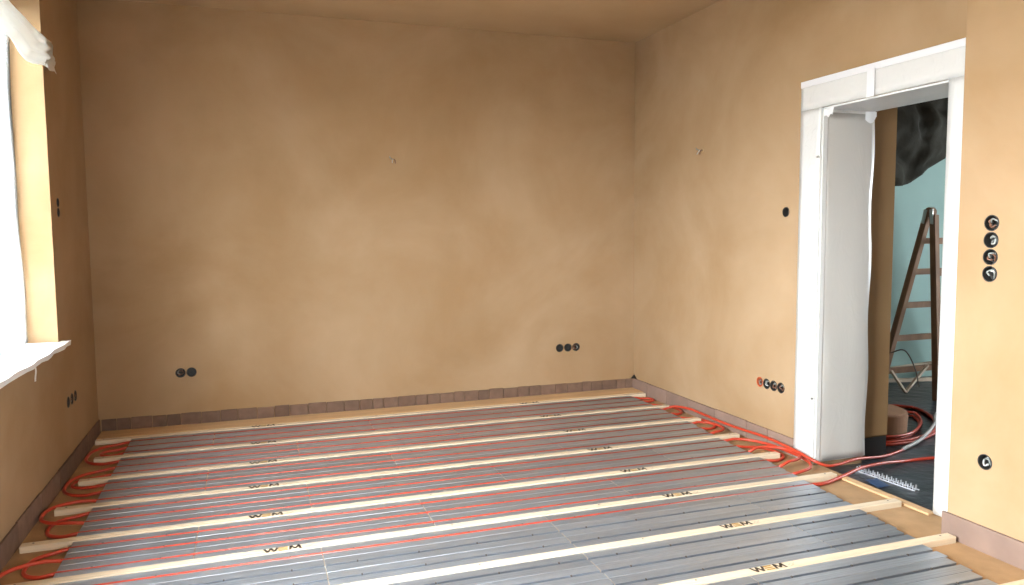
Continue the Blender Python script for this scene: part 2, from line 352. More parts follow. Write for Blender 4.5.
# window sill board, wrapped white
def sill_bm(y0, y1):
    bm = bmesh.new(); zt, zb = 0.815, 0.79
    n = 16; top = []
    xs = [-1.04 - 0.006*math.sin(i*1.7) - 0.004*math.sin(i*0.6) for i in range(n+1)]
    ys = [y0 + (y1-y0)*i/n for i in range(n+1)]
    F = [bm.verts.new((xs[i], ys[i], zt)) for i in range(n+1)]; Fb = [bm.verts.new((xs[i]-0.004, ys[i], zb-0.006*abs(math.sin(i*2.1)))) for i in range(n+1)]
    Bk = [bm.verts.new((LX+0.001, y, zt)) for y in ys]; Bb = [bm.verts.new((LX+0.001, y, zb)) for y in ys]
    for i in range(n):
        bm.faces.new((F[i], F[i+1], Bk[i+1], Bk[i])); bm.faces.new((Fb[i], Bb[i], Bb[i+1], Fb[i+1]))
        bm.faces.new((F[i], Fb[i], Fb[i+1], F[i+1])); bm.faces.new((Bk[i], Bk[i+1], Bb[i+1], Bb[i]))
    bm.faces.new((F[0], Bk[0], Bb[0], Fb[0])); bm.faces.new((F[n], Fb[n], Bb[n], Bk[n]))
    add_box(bm, (WX, W1[0]-0.02, zb+0.001), (LX+0.002, W1[1]+0.012, zt))
    bmesh.ops.recalc_face_normals(bm, faces=bm.faces)
    return bm
so = obj('window_sill', sill_bm(3.6, 5.19), 'sill')
tag(so, 'white foil-covered window sill board jutting from the left wall', 'window sill')
tr = obj('foil_shred', sheet(lambda u, v: (-1.033+0.004*u, 4.30+0.012*u+0.01*math.sin(5*v), 0.80-0.075*v), 2, 8, 0.001), 'sheet', so)
tr['label'] = 'torn shred of foil hanging from the sill edge'

# draped plastic sheet at the top of the window
UP = spline([(-1.235, 4.64, 2.80), (-1.22, 4.90, 2.76), (-1.15, 5.016, 2.667), (-1.085, 5.037, 2.595), (-1.073, 5.244, 2.594)], 5)
LO = spline([(-1.245, 4.60, 2.53), (-1.235, 4.80, 2.55), (-1.20, 4.899, 2.526), (-1.13, 4.89, 2.41), (-1.075, 5.07, 2.42)], 5)
def drape(u, v):
    k = u*(len(UP)-1); i = min(int(k), len(UP)-2); t = k-i
    a = UP[i].lerp(UP[i+1], t); b = LO[i].lerp(LO[i+1], t); p = a.lerp(b, v)
    p.x += 0.02*math.sin(PI*v)*(1-u*0.5) + 0.010*math.sin(v*17+u*3)*math.sin(PI*v) + 0.006*noise.noise(Vector((u*7, v*9, 2)))
    return p
dr = empty('plastic_sheet', (-1.09, 5.2, 2.5)); tag(dr, 'torn white plastic sheet bunched across the top of the window', 'plastic sheet')
o = obj('sheet', sheet(drape, 28, 22, 0.0015), 'sheet', smooth=True); o.parent = dr; o.matrix_parent_inverse = Matrix.Translation(dr.location).inverted()
T4 = [(-1.078, 5.05, 2.42), (-1.073, 5.235, 2.59), (-1.068, 5.29, 2.425)]
def tail(u, v):
    a = Vector(T4[0]).lerp(Vector(T4[1]), v); b = Vector(T4[2]); p = a.lerp(b + (Vector(T4[1])-b)*v*0.4, u)
    p.x += 0.007*math.sin(9*u+6*v); p.z += -0.008*abs(math.sin(8*u))*(1-v); return p
o = obj('torn_tail', sheet(tail, 10, 8, 0.0015), 'sheet', smooth=True); o.parent = dr; o.matrix_parent_inverse = Matrix.Translation(dr.location).inverted()

# ------------------------------------------------------------------ baseboards (edge insulation strips), piece by piece
def strips(name, label, axis, c, side, a, b, z0, z1, w, m, th=0.014):
    root = struct(empty(name, (c, a, z0) if axis == 0 else (a, c, z0)), label)
    u = a; step = 1 if b > a else -1
    while (b-u)*step > 0.004:
        ww = w*random.uniform(0.75, 1.3); e = u + step*ww
        if (b-e)*step < w*0.3: e = b
        t = th*random.uniform(0.8, 1.15); h = z1 + random.uniform(-0.003, 0.003); g = 0.005*step
        A, B = ((c, u+g, z0), (c+side*t, e, h)) if axis == 0 else ((u+g, c, z0), (e, c+side*t, h))
        o = obj('strip_piece', boxbm(A, B, 0.0015), m); o.parent = root; o.matrix_parent_inverse = Matrix.Translation(root.location).inverted()
        u = e
    return root
ZS = 0.092
strips('baseboard_back', 'brown edge strip of short upright pieces along the back wall', 1, D-0.0005, -1, LX+0.016, RX-0.017, ZF, ZS, 0.115, 'strip')
strips('baseboard_left', 'dark brown edge strip along the window wall', 0, LX+0.0005, 1, D-0.001, 0.6, ZF, ZS, 0.45, 'strip', 0.012)
strips('baseboard_right', 'pinkish brown edge strip along the right wall', 0, RX-0.0005, -1, D-0.001, 3.97, ZF, ZS, 0.30, 'strip_right', 0.014)
strips('baseboard_jog', 'pinkish brown edge strip on the wall right of the doorway', 0, R2-0.0005, -1, YJ+0.02, 0.6, ZF, ZS, 1.6, 'strip_right', 0.014)

# ------------------------------------------------------------------ floor build-up: battens, grooved boards, heat plates
YB = [5.925, 5.44, 4.97, 4.485, 4.005, 3.54, 3.065, 2.615, 2.145, 1.675]
BW, BT = 0.052, 0.005
XL = -0.84                                        # left end of the plates
XR = [(1.6, 2.80), (2.3, 2.85), (2.75, 2.92), (3.12, 2.965), (3.5, 3.0), (3.95, 3.04), (4.4, 3.055), (4.93, 3.115), (5.5, 3.135), (6.2, 3.12)]
def xr(y):
    for (a, p), (b, q) in zip(XR, XR[1:]):
        if y <= b: return p + (q-p)*(max(y, a)-a)/(b-a)
    return XR[-1][1]
JO = {0: (-0.285, 0.825, 1.94), 1: (0.265, 1.375, 2.48)}
PAT = [0, 1, 0, 1, 0, 1, 1, 0, 1]
GR, GD = 0.0108, 0.0195                           # groove radius, depth
PR, PZ = 0.0096, -0.0062                          # pipe radius, height in groove
plate_cache = {}
def plate_mesh(L, w):
    key = (round(L, 3), round(w, 4))
    if key in plate_cache: return plate_cache[key]
    h = w/2 - 0.0012; t = 0.0012
    top = [(-h, -0.0035), (-h+0.0015, 0.0), (-h*0.55-0.003, 0.0), (-h*0.55, -0.0005), (-h*0.55+0.003, 0.0), (-0.0098, 0.0), (-0.0088, -0.0006)]
    arc = [(-GR*math.cos(k*PI/6), -0.0125-GR*math.sin(k*PI/6)) for k in range(7)]
    top = top + [(-GR, -0.0055)] + arc + [(GR, -0.0055)] + [(-a, b) for a, b in top[::-1]]
    bm = bmesh.new(); R = []
    for x in (0, L):
        R.append([[bm.verts.new((x, a, b)) for a, b in top], [bm.verts.new((x, a*0.995, b-t)) for a, b in top]])
    n = len(top)
    for i in range(n-1):
        bm.faces.new((R[0][0][i], R[1][0][i], R[1][0][i+1], R[0][0][i+1]))
        bm.faces.new((R[0][1][i], R[0][1][i+1], R[1][1][i+1], R[1][1][i]))
        for e in (0, 1): bm.faces.new((R[e][0][i], R[e][0][i+1], R[e][1][i+1], R[e][1][i]))
    for i in (0, n-1): bm.faces.new((R[0][0][i], R[0][1][i], R[1][1][i], R[1][0][i]))
    bmesh.ops.recalc_face_normals(bm, faces=bm.faces)
    me = bpy.data.meshes.new('heat_plate'); bm.to_mesh(me); bm.free(); me.materials.append(M['plate'])
    plate_cache[key] = me; return me
clip_cache = {}
def clip_mesh(L):
    k = round(L, 3)
    if k in clip_cache: return clip_cache[k]
    bm = bmesh.new(); n = max(1, round(L/0.28))
    for i in range(n):
        x = L*(i+0.5)/n
        add_box(bm, (x-0.003, -0.0042, -0.001), (x+0.003, 0.0042, 0.0042))
    bmesh.ops.recalc_face_normals(bm, faces=bm.faces)
    me = bpy.data.meshes.new('retaining_clip'); bm.to_mesh(me); bm.free(); me.materials.append(M['clip']); clip_cache[k] = me
    return me
GY = []                                           # groove centre lines, from the back wall forward
for b in range(len(YB)-1):
    y1, y0 = YB[b]-BW/2, YB[b+1]+BW/2; w = (y1-y0)/3
    bm = bmesh.new(); prof = [(y0, ZF)]
    for k in range(3):
        yc = y0 + w*(k+0.5)
        prof += [(yc-w/2, -0.0052), (yc-GR-0.0022, -0.0052)] + [(yc-GR-0.0022, -0.021), (yc-GR+0.002, -0.0252), (yc+GR-0.002, -0.0252), (yc+GR+0.0022, -0.021)] + [(yc+GR+0.0022, -0.0052)]
    prof += [(y1, -0.0052), (y1, ZF)]
    x0, x1 = XL+0.004, min(xr(y0), xr(y1))-0.004
    A = [bm.verts.new((x0, y, z)) for y, z in prof]; B = [bm.verts.new((x1, y, z)) for y, z in prof]
    for i in range(len(prof)): j = (i+1) % len(prof); bm.faces.new((A[i], A[j], B[j], B[i]))
    bm.faces.new(A); bm.faces.new(B[::-1]); bmesh.ops.recalc_face_normals(bm, faces=bm.faces)
    obj('grooved_board', bm, 'board_pale', floor)
    for k in (2, 1, 0):
        yc = y0 + w*(k+0.5); GY.append(yc); xe = xr(yc)
        cuts = [XL] + [j for j in JO[PAT[b]] if j < xe-0.1] + [xe]
        for a, e in zip(cuts, cuts[1:]):
            L = e-a-0.006
            dx = random.uniform(-0.004, 0.004) if a > XL else random.uniform(-0.006, 0.006)
            p = obj('heat_plate', plate_mesh(L, w), None, floor); p.location = (a+0.0015+dx*0.2, yc, random.uniform(-0.0004, 0.0004))
            c = obj('retaining_clip', clip_mesh(L), None, p); c['kind'] = 'stuff'

# stamped lettering on the battens
def strokes(bm, poly, th, ox, oy, s, z):
    for (x0, y0), (x1, y1) in zip(poly, poly[1:]):
        a = Vector((ox+x0*s, oy+y0*s, z)); c = Vector((ox+x1*s, oy+y1*s, z)); d = (c-a).normalized(); n = Vector((-d.y, d.x, 0))*th/2
        a -= d*th*0.3; c += d*th*0.3
        bm.faces.new([bm.verts.new(v) for v in (a-n, c-n, c+n, a+n)])
def stamp(parent, x, y, z, gold=True):
    s = 0.036; oy = y-0.017
    bm = bmesh.new()
    bmw = bmesh.new(); strokes(bmw, [(0, 1), (0.4, 0), (0.8, 1), (1.2, 0), (1.6, 1)], 0.0115, x-0.09, oy, s, z)
    strokes(bm, [(0, 0), (0.15, 1), (0.65, 0.2), (1.15, 1), (1.3, 0)], 0.0115, x+0.022, oy, s, z)
    obj('stamped_letter', bmw, 'stamp_dark', parent)['label'] = 'dark stamped letter W'
    obj('stamped_letter', bm, 'stamp_dark', parent)['label'] = 'dark stamped letter M'
    bm = bmesh.new()
    for k in (0.08, 0.5, 0.92): strokes(bm, [(0, k), (1.0, k)], 0.009, x-0.026, oy, s, z)
    o = obj('stamped_letter', bm, 'stamp_gold', parent); o['label'] = 'three gold bars of the stamped letter E'
    bm = bmesh.new()
    strokes(bm, [(0, 0.3), (0.4, 0.7), (0.8, 0.4), (1.3, 0.9)], 0.003, x+0.088, oy, s*0.8, z); strokes(bm, [(0.2, 0.0), (1.0, 0.35)], 0.003, x+0.088, oy, s*0.8, z)
    obj('stamped_mark', bm, 'stamp_grey', parent)
ORD = ['stamped pale batten against the tan board, farthest from the camera', 'pale stamped batten, second counted from the back wall', 'pale stamped batten, third counted from the back wall',
       'pale stamped batten, fourth counted from the back wall', 'pale stamped batten, fifth counted from the back wall', 'pale stamped batten ending in the doorway beside two red pipes',
       'pale stamped batten with bare unpiped grooves on both sides, ending at the threshold', 'pale stamped batten with shadowed end beside the corner of the edge strip', 'pale batten nearest the camera at the bottom right edge', 'pale batten in front of the nearest plates']
BL = [-1.075, -1.0, -1.0, -1.02, -1.06, -1.02, -1.06, -1.06, -1.06, -1.06]
BR = [3.285, 3.235, 3.235, 3.235, 3.20, 3.235, 3.23, 3.09, 3.09, 3.09]
SX = [(0.06, 2.2), (0.054, 2.199), (0.045, 2.198), (0.041, 2.167), (0.042, 2.162), (0.106, 2.18), (0.10, 2.223), (2.065,), (), ()]
for i, y in enumerate(YB):
    root = empty('wooden_batten', (0, y, ZF)); tag(root, ORD[i], 'batten', 'pale battens between the rows of plates')
    x0, x1 = BL[i], BR[i]
    # lower rabbeted foot is narrower than the head, as the end faces show
    bm = bmesh.new(); prof = [(-BW/2+0.001, 0), (BW/2-0.001, 0), (BW/2-0.001, 0.024), (BW/2, 0.025), (BW/2-0.002, BT-ZF), (-BW/2+0.002, BT-ZF), (-BW/2, 0.025), (-BW/2+0.001, 0.024)]
    A = [bm.verts.new((x0, a, b)) for a, b in prof]; B = [bm.verts.new((x1, a, b)) for a, b in prof]
    for k in range(len(prof)): j = (k+1) % len(prof); bm.faces.new((A[k], A[j], B[j], B[k]))
    bm.faces.new(A); bm.faces.new(B[::-1]); bmesh.ops.recalc_face_normals(bm, faces=bm.faces)
    obj('bar', bm, 'wood', root)
    for x in SX[i]: stamp(root, x, 0, BT-ZF+0.0006)
    for x in (x0+0.05, 0.9, 1.7, x1-0.06):
        bm = bmesh.new(); bmesh.ops.create_cone(bm, cap_ends=True, segments=8, radius1=0.005, radius2=0.005, depth=0.001, matrix=Matrix.Translation((x, 0.008, BT-ZF+0.0004)))
        obj('screw', bm, 'clip', root)
tag(obj('edge_board', boxbm((LX+0.02, YB[0]+BW/2+0.002, ZF), (RX-0.02, D-0.018, 0.008), 0.002), 'fibre_back'), 'wide tan board lying along the foot of the back wall', 'board')
tag(obj('threshold_board', boxbm((3.255, DY0+0.01, ZF), (3.305, 3.53, ZF+0.012), 0.002), 'fibre_back'), 'narrow tan strip of board across the doorway threshold', 'board')

# ------------------------------------------------------------------ the red heating pipe: straight runs, return bends, supply lines
pipe = empty('heating_pipe', (XL, GY[0], ZF)); tag(pipe, 'long red heating pipe clipped into the plate grooves and looping at both sides', 'heating pipe')
def ppart(name, pts, r=PR, n=8, m='pipe'):
    bm = bmesh.new(); tube(bm, pts, r, n); o = obj(name, bm, m, smooth=True); o.parent = pipe
    o.matrix_parent_inverse = Matrix.Translation(pipe.location).inverted(); return o
NG = 16
for i in range(NG): ppart('pipe_run', [(XL-0.002, GY[i], PZ), (xr(GY[i])+0.002, GY[i], PZ)])
LV = [ZF+PR, ZF+3*PR, ZF+5*PR]
def sm(t): t = max(0, min(1, t)); return t*t*(3-2*t)
def bend(x0, ya, yb, reach, lev, sgn, x0b=None, p=2.6):
    """return bend between grooves: leaves plate edge at x0 (x0b), out to x = reach"""
    x0b = x0 if x0b is None else x0b; ym, ry = (ya+yb)/2, (ya-yb)/2; pts = []; n = 28
    for k in range(n+1):
        a = PI*k/n; cx, sx = math.cos(a), math.sin(a)
        y = ym + ry*math.copysign(abs(cx)**(2/p), cx)
        xs = x0 + (x0b-x0)*k/n; x = xs + (reach-xs)*abs(sx)**(2/p)
        f = abs((x-xs)/(reach-xs)) if reach != xs else 0
        z = PZ + (LV[lev]-PZ)*sm(f*2.2 if lev == 0 else f*3.2)
        pts.append((x, y, z))
    out = [pts[0]]
    for q in pts[1:]:
        if (Vector(q)-Vector(out[-1])).length > 0.006: out.append(q)
    ppart('return_bend', out)
g = lambda i: GY[i-1]
for a, b, reach, lev in ((1, 4, -1.065, 0), (2, 3, -0.99, 0), (5, 8, -1.066, 0), (6, 7, -1.034, 0), (9, 11, -1.062, 1), (10, 12, -1.0, 0), (13, 15, -0.985, 0), (14, 16, -1.062, 1)):
    bend(XL, g(a), g(b), reach, lev, -1)
for a, b, reach, lev in ((1, 2, 3.272, 0), (3, 5, 3.282, 0), (6, 8, 3.282, 0), (7, 9, 3.245, 1), (11, 13, 3.245, 0), (12, 14, 3.268, 2), (10, 15, 3.283, 1)):
    bend(xr(g(a)), g(a), g(b), reach, lev, 1, xr(g(b)))
# groove 4 runs on along the wall to groove 13
z2 = LV[2]+0.019
UPIPE = [(xr(g(4)), g(4), PZ), (xr(g(4))+0.05, g(4), 0.004), (3.22, g(4)-0.05, z2-0.015), (3.268, g(4)-0.18, z2-0.01), (3.275, g(6), z2-0.012), (3.26, 4.73, z2-0.01), (3.272, 4.5, z2-0.01), (3.275, 4.25, z2), (3.265, 4.02, z2), (3.245, 3.86, z2), (3.262, 3.74, 0.018), (3.33, 3.70, -0.008), (3.44, 3.715, -0.014), (3.62, 3.76, -0.014), (3.926, 3.842, -0.05), (4.179, 3.92, -0.05)]
LPIPE = [(xr(g(16)), g(16), PZ), (3.10, g(16)+0.01, -0.012), (3.29, 3.52, -0.012), (3.489, 3.60, -0.012), (3.692, 3.649, -0.02), (3.961, 3.712, -0.05), (4.182, 3.698, -0.05), (4.6, 3.60, -0.05), (5.1, 3.5, -0.05)]
ppart('supply_line', spline(UPIPE, 8), 0.0095); ppart('supply_line', spline(LPIPE, 8), 0.0105)
ppart('conduit', spline([(4.15, 3.911, -0.046), (4.415, 4.01, -0.03), (4.75, 4.20, 0.002), (4.98, 4.40, 0.002), (5.3, 4.6, -0.02)], 8), 0.0125, 10, 'grey_conduit')['label'] = 'grey conduit sleeved over the red pipe'

# ------------------------------------------------------------------ doorway, masked with white foil
door = empty('door_1', (RX, (DY0+DY1)/2, ZF)); struct(door, 'door casing masked with white foil and tape')
def dpart(name, bm, m, smooth=False, parent=None):
    o = obj(name, bm, m, smooth=smooth); o.parent = parent or door
    o.matrix_parent_inverse = Matrix.Translation(door.location).inverted(); return o
TX = RX-0.022                                    # front face of the casing
YO, YI, YR, YRO, ZO = 3.966, 3.787, 2.90, 2.722, 2.355
def panel(y0, y1, z0, z1, seed, bulge=0.006):
    def fn(u, v):
        y, z = y0+(y1-y0)*u, z0+(z1-z0)*v
        e = min(u, 1-u, v, 1-v)*8
        return (TX - bulge*min(1, e)*(0.4+0.9*noise.noise(Vector((y*6+seed, z*3, seed)))), y, z)
    nu, nv = max(4, int(abs(y1-y0)/0.03)), max(4, int(abs(z1-z0)/0.04))
    return fn, nu, nv
def casing_piece(name, y0, y1, z0, z1, seed):
    dpart(name, boxbm((TX+0.002, y0+0.002, z0+0.002), (RX-0.0005, y1-0.002, z1-0.002)), 'frame_white')
    fn, nu, nv = panel(y0, y1, z0, z1, seed); return dpart('foil_wrap', sheet(fn, nu, nv, 0.0012), 'foil', True)
casing_piece('casing_stile', YI, YO, -0.02, DZ, 1.0)
casing_piece('casing_stile', YRO, YR, -0.02, DZ, 5.0)
casing_piece('casing_header', YRO, YO, DZ, ZO, 9.0)
dpart('masking_tape', boxbm((TX-0.006, YRO, ZO-0.03), (RX-0.001, YO, ZO+0.008), 0.002), 'tape')
dpart('masking_tape', boxbm((TX-0.0125, 3.365, DZ-0.005), (TX-0.0105, 3.42, ZO-0.02)), 'tape')
# jamb linings, wrapped
def jamb(y, sgn, z0, z1, x0, x1, seed):
    def fn(u, v):
        x, z = x0+(x1-x0)*u, z0+(z1-z0)*v
        e = min(1, min(u, 1-u)*6)
        edge = 0.012*math.sin(z*9+seed)*u*u
        return (x+edge*0.6, y - sgn*(0.003+0.008*e*(0.5+noise.noise(Vector((x*5, z*2.5, seed))))), z)
    return sheet(fn, 14, 46, 0.0012)
dpart('jamb_lining', boxbm((RX-0.004, YI, -0.01), (RX+0.375, DY1-0.001, DZ-0.002)), 'frame_white')
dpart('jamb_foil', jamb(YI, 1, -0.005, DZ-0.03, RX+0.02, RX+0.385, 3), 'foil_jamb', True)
dpart('jamb_bead', boxbm((RX-0.012, YI-0.010, -0.02), (RX+0.022, YI-0.001, DZ-0.02), 0.002), 'foil')
dpart('jamb_lining', boxbm((RX-0.004, DY0+0.001, -0.01), (RX+0.375, YR-0.002, DZ-0.002)), 'frame_white')
dpart('head_lining', boxbm((RX-0.004, YR-0.001, DZ-0.012), (RX+0.375, YI-0.001, DZ-0.001)), 'foil')
def bit(y0, y1, z0, z1, x, seed):
    return sheet(lambda u, v: (x + 0.006*math.sin(5*u+seed) - 0.01*v*u, y0+(y1-y0)*u, z0+(z1-z0)*v + 0.008*math.sin(9*u+seed)*v), 6, 4, 0.001)
dpart('tape_scrap', bit(YI-0.012, YI-0.10, DZ-0.015, DZ-0.06, RX-0.012, 0.4), 'tape')
dpart('tape_scrap', sheet(lambda u, v: (RX+0.30+0.085*u, YI-0.016-0.012*math.sin(3*u), DZ-0.015-(0.05+0.025*math.sin(4*u))*v-0.02*u*math.sin(6*v)), 6, 6, 0.001), 'tape')
for z in (1.889, 0.396):
    bm = bmesh.new(); bmesh.ops.create_cone(bm, cap_ends=True, segments=10, radius1=0.007, radius2=0.009, depth=0.012, matrix=Matrix.Translation((TX-0.009, YI+0.012, z)) @ Matrix.Rotation(PI/2, 4, 'Y'))
    dpart('hinge_pin', bm, 'steel')
bm = boxbm((RX+0.02, YR-0.006, 1.06), (RX+0.028, YR+0.003, 1.26)); 
dpart('strike_plate', bm, 'steel')

# ------------------------------------------------------------------ hall beyond the doorway
HZ = -0.06
struct(obj('floor_hall', boxbm((RX+0.02, 1.4, -0.16), (8.2, 6.6, HZ)), 'tarp'), 'dark plastic covered floor of the hall')
struct(obj('threshold_trim_1', boxbm((RX+0.0, DY0, -0.12), (RX+0.021, DY1, ZF-0.004)), 'tarp'), 'dark threshold edge')
struct(obj('wall_hall_back', boxbm((RX+0.38, 5.86, -0.16), (8.2, 6.0, 2.95)), 'teal'), 'turquoise plasterboard wall of the hall')
struct(obj('trim_2', boxbm((4.3, 5.853, 1.455), (8.2, 5.861, 1.46)), 'teal'), 'plasterboard joint')
struct(obj('wall_hall_right', slab_with_holes(0, 8.2, 8.35, 1.4, 6.0, -0.16, 2.95, [(2.2, 4.2, 0.9, 2.3)]), 'teal'), 'far hall wall with added window')
struct(obj('wall_hall_front', boxbm((RX+0.38, 1.3, -0.16), (8.2, 1.4, 2.95)), 'hall_clay'), 'hall wall out of view')
struct(obj('ceiling_hall', boxbm((RX+0.38, 1.3, 2.95), (8.35, 6.0, 3.05)), 'hall_ceiling'), 'dark brown boarded hall ceiling')
struct(obj('wall_hall_pier', boxbm((RX+0.381, 3.84, 0.085), (3.945, 4.6, 2.95), 0.01), 'hall_clay'), 'brown clay plastered pier behind the door jamb')
struct(obj('baseboard_hall', boxbm((RX+0.382, 3.845, -0.06), (3.935, 4.58, 0.084)), 'black'), 'black foil at the foot of the pier')
window('added_hall_window', 8.3, 2.2, 4.2, 0.9, 2.3, 'added_hall_pane', flip=-1)  # added out of view as the light source for the hall

# wooden step ladder
lad = empty('step_ladder', (6.1, 5.3, HZ)); tag(lad, 'weathered wooden folding step ladder standing in the hall', 'ladder')
def lpart(name, bm, m, smooth=False):
    o = obj(name, bm, m, smooth=smooth); o.parent = lad; o.matrix_parent_inverse = Matrix.Translation(lad.location).inverted(); return o
def lerp3(a, b, t): return tuple(p+(q-p)*t for p, q in zip(a, b))
SEC = []
for yfoot, xf0, xf1, yt in ((4.98, 5.655, 6.6, 5.27), (5.57, 5.60, 6.65, 5.34)):
    st = []
    for xf, xt in ((xf0, 5.865), (xf1, 6.38)):
        a, b = (xf, yfoot, HZ), (xt, yt, 1.57); st.append((a, b))
        bm = bmesh.new(); beam(bm, a, b, 0.055, 0.06, up=(0, 1, 0.15)); bmesh.ops.bevel(bm, geom=list(bm.edges), offset=0.004, segments=1, affect='EDGES'); lpart('stile', bm, 'ladder')
    SEC.append(st)
    for k, z in enumerate((0.11, 0.43, 0.75, 1.07, 1.36)):
        t = (z-HZ)/(1.60-HZ); p, q = lerp3(*st[0], t), lerp3(*st[1], t)
        bm = bmesh.new(); beam(bm, (p[0]-0.01, p[1], p[2]), (q[0]+0.01, q[1], q[2]), 0.03, 0.055); lpart('rung', bm, 'ladder')
for x in (5.862, 6.383):
    bm = bmesh.new(); beam(bm, (x-0.028, 5.275, 1.62), (x-0.036, 5.245, 1.38), 0.006, 0.035, up=(0, 1, 0)); beam(bm, (x-0.028, 5.335, 1.62), (x-0.040, 5.375, 1.38), 0.006, 0.035, up=(0, 1, 0))
    lpart('hinge_strap', bm, 'steel')
    bm = bmesh.new(); bmesh.ops.create_cone(bm, cap_ends=True, segments=14, radius1=0.045, radius2=0.045, depth=0.05, matrix=Matrix.Translation((x, 5.305, 1.595)) @ Matrix.Rotation(PI/2, 4, 'Y')); lpart('hinge_head', bm, 'ladder')
bm = bmesh.new(); tube(bm, spline([(5.60, 5.45, 0.30), (5.67, 5.36, 0.33), (5.73, 5.30, 0.18), (5.76, 5.27, 0.0)], 6), 0.006, 6); lpart('cord', bm, 'clip')
# pale laths under the ladder
for nm, pts, lab in (('wooden_lath', [(5.75, 5.74, HZ+0.13), (6.75, 5.80, HZ+0.16)], 'pale lath lying level against the turquoise wall behind the ladder'),
                     ('wooden_lath', [(5.60, 5.68, HZ+0.05), (6.5, 5.62, HZ+0.02)], 'pale lath resting low on the dark floor behind the ladder')):
    bm = bmesh.new(); beam(bm, *pts, 0.03, 0.035); tag(obj(nm, bm, 'lath'), lab, 'lath', 'laths under the ladder')
br = empty('angle_brace', (5.62, 5.29, HZ)); tag(br, 'pale V-shaped brace standing on the floor below the ladder', 'brace')
for q in ((5.56, 5.40, 0.14), (6.02, 5.42, 0.16)):
    bm = bmesh.new(); beam(bm, (5.63, 5.30, HZ+0.015), q, 0.02, 0.025, up=(0, 1, 0)); o = obj('arm', bm, 'lath'); o.parent = br; o.matrix_parent_inverse = Matrix.Translation(br.location).inverted()
# drum with the red coil around it
dm = empty('cardboard_drum', (4.40, 4.45, HZ)); tag(dm, 'low round brown drum on the hall floor inside a red pipe coil', 'drum')
bm = bmesh.new(); bmesh.ops.create_cone(bm, cap_ends=True, segments=48, radius1=0.245, radius2=0.25, depth=0.15, matrix=Matrix.Translation((0, 0, 0.075))); bmesh.ops.bevel(bm, geom=[e for e in bm.edges if len(e.link_faces) == 2 and e.calc_face_angle(0) > 0.5], offset=0.006, segments=2, affect='EDGES'); obj('drum_body', bm, 'drum', dm)
bm = bmesh.new(); bmesh.ops.create_cone(bm, cap_ends=True, segments=48, radius1=0.238, radius2=0.232, depth=0.008, matrix=Matrix.Translation((0, 0, 0.154))); obj('lid', bm, 'drum', dm)
cl = empty('pipe_coil', (4.40, 4.45, HZ)); tag(cl, 'loose coil of red pipe lying around the brown drum', 'pipe coil')
OUTER = [(5.214, 4.813), (5.182, 4.674), (5.036, 4.447), (4.804, 4.214), (4.533, 4.081), (4.297, 4.032), (4.10, 4.06), (4.02, 4.25), (4.08, 4.55), (4.35, 4.80), (4.75, 4.95), (5.08, 4.93)]
INNER = [(4.989, 4.603), (4.844, 4.42), (4.646, 4.26), (4.444, 4.155), (4.25, 4.15), (4.11, 4.26), (4.09, 4.48), (4.22, 4.70), (4.5, 4.77), (4.8, 4.74)]
for P, k, z in ((OUTER, 1.0, 0.011), (OUTER, 0.955, 0.022), (INNER, 1.0, 0.011), (INNER, 1.04, 0.032)):
    mx, my = sum(p[0] for p in P)/len(P), sum(p[1] for p in P)/len(P)
    Q = [(mx+(x-mx)*k-4.40, my+(y-my)*k-4.45, z) for x, y in P]
    bm = bmesh.new(); tube(bm, spline(Q + [tuple(c+d*0.002 for c, d in zip(Q[0], (1, 1, 0)))], 6), 0.0105, 8); obj('coil_turn', bm, 'pipe', cl, True)
# dark sack of plastic hung under the hall ceiling
def sack(u, v):
    x = 5.05 + 1.75*u
    zb = 1.85 + max(0.0, x-5.78)*0.8 + 0.015*math.sin(11*x)
    zt = 2.80; z = zt + (zb-zt)*v
    y = 5.45 - 0.26*math.sin(PI*min(1, v*0.93+0.07))*(0.7+0.3*math.sin(3*x)) + 0.035*math.sin(8*x+9*z) * v + 0.11*noise.noise(Vector((x*4.5, z*4.5, 1.0))) + 0.05*noise.noise(Vector((x*11, z*9, 4.0)))
    return (x, y, z)
def sack_front(u, v): return sack(u, v)
tag(obj('plastic_tarp', sheet(sack, 40, 34, 0.01), 'sack', smooth=True), 'bunched black plastic tarp hanging high in the hall', 'tarp')
# clip rail and scraps on the hall floor
ra = empty('pipe_clip_rail', (3.56, 3.70, HZ)); tag(ra, 'grey toothed pipe clip rail lying on the dark floor', 'clip rail')
p0, p1 = Vector((3.555, 3.70, HZ+0.003)), Vector((3.592, 3.275, HZ+0.003)); d = (p1-p0).normalized(); s = Vector((-d.y, d.x, 0))
def rpart(nm, bm): o = obj(nm, bm, 'rail'); o.parent = ra; o.matrix_parent_inverse = Matrix.Translation(ra.location).inverted(); return o
for k in (-1, 1):
    bm = bmesh.new(); beam(bm, p0+s*0.018*k, p1+s*0.018*k, 0.006, 0.006); rpart('rail_bar', bm)
for k in range(13):
    c = p0.lerp(p1, (k+0.5)/13); bm = bmesh.new(); beam(bm, c-s*0.02, c+s*0.02, 0.008, 0.005); beam(bm, c+s*0.012, c+s*0.012+Vector((0, 0, 0.026)), 0.004, 0.008, up=s); beam(bm, c-s*0.012, c-s*0.012+Vector((0, 0, 0.026)), 0.004, 0.008, up=s); rpart('clip_tooth', bm)
def scrap(u, v):
    x, y = 3.41+0.09*u+0.03*v, 3.38+0.13*v
    return (x, y, HZ+0.006+0.010*abs(noise.noise(Vector((x*18, y*18, 3)))))
tag(obj('plastic_scrap', sheet(scrap, 8, 8, 0.001), 'blue', smooth=True), 'crumpled blue plastic scrap on the floor inside the doorway', 'scrap')

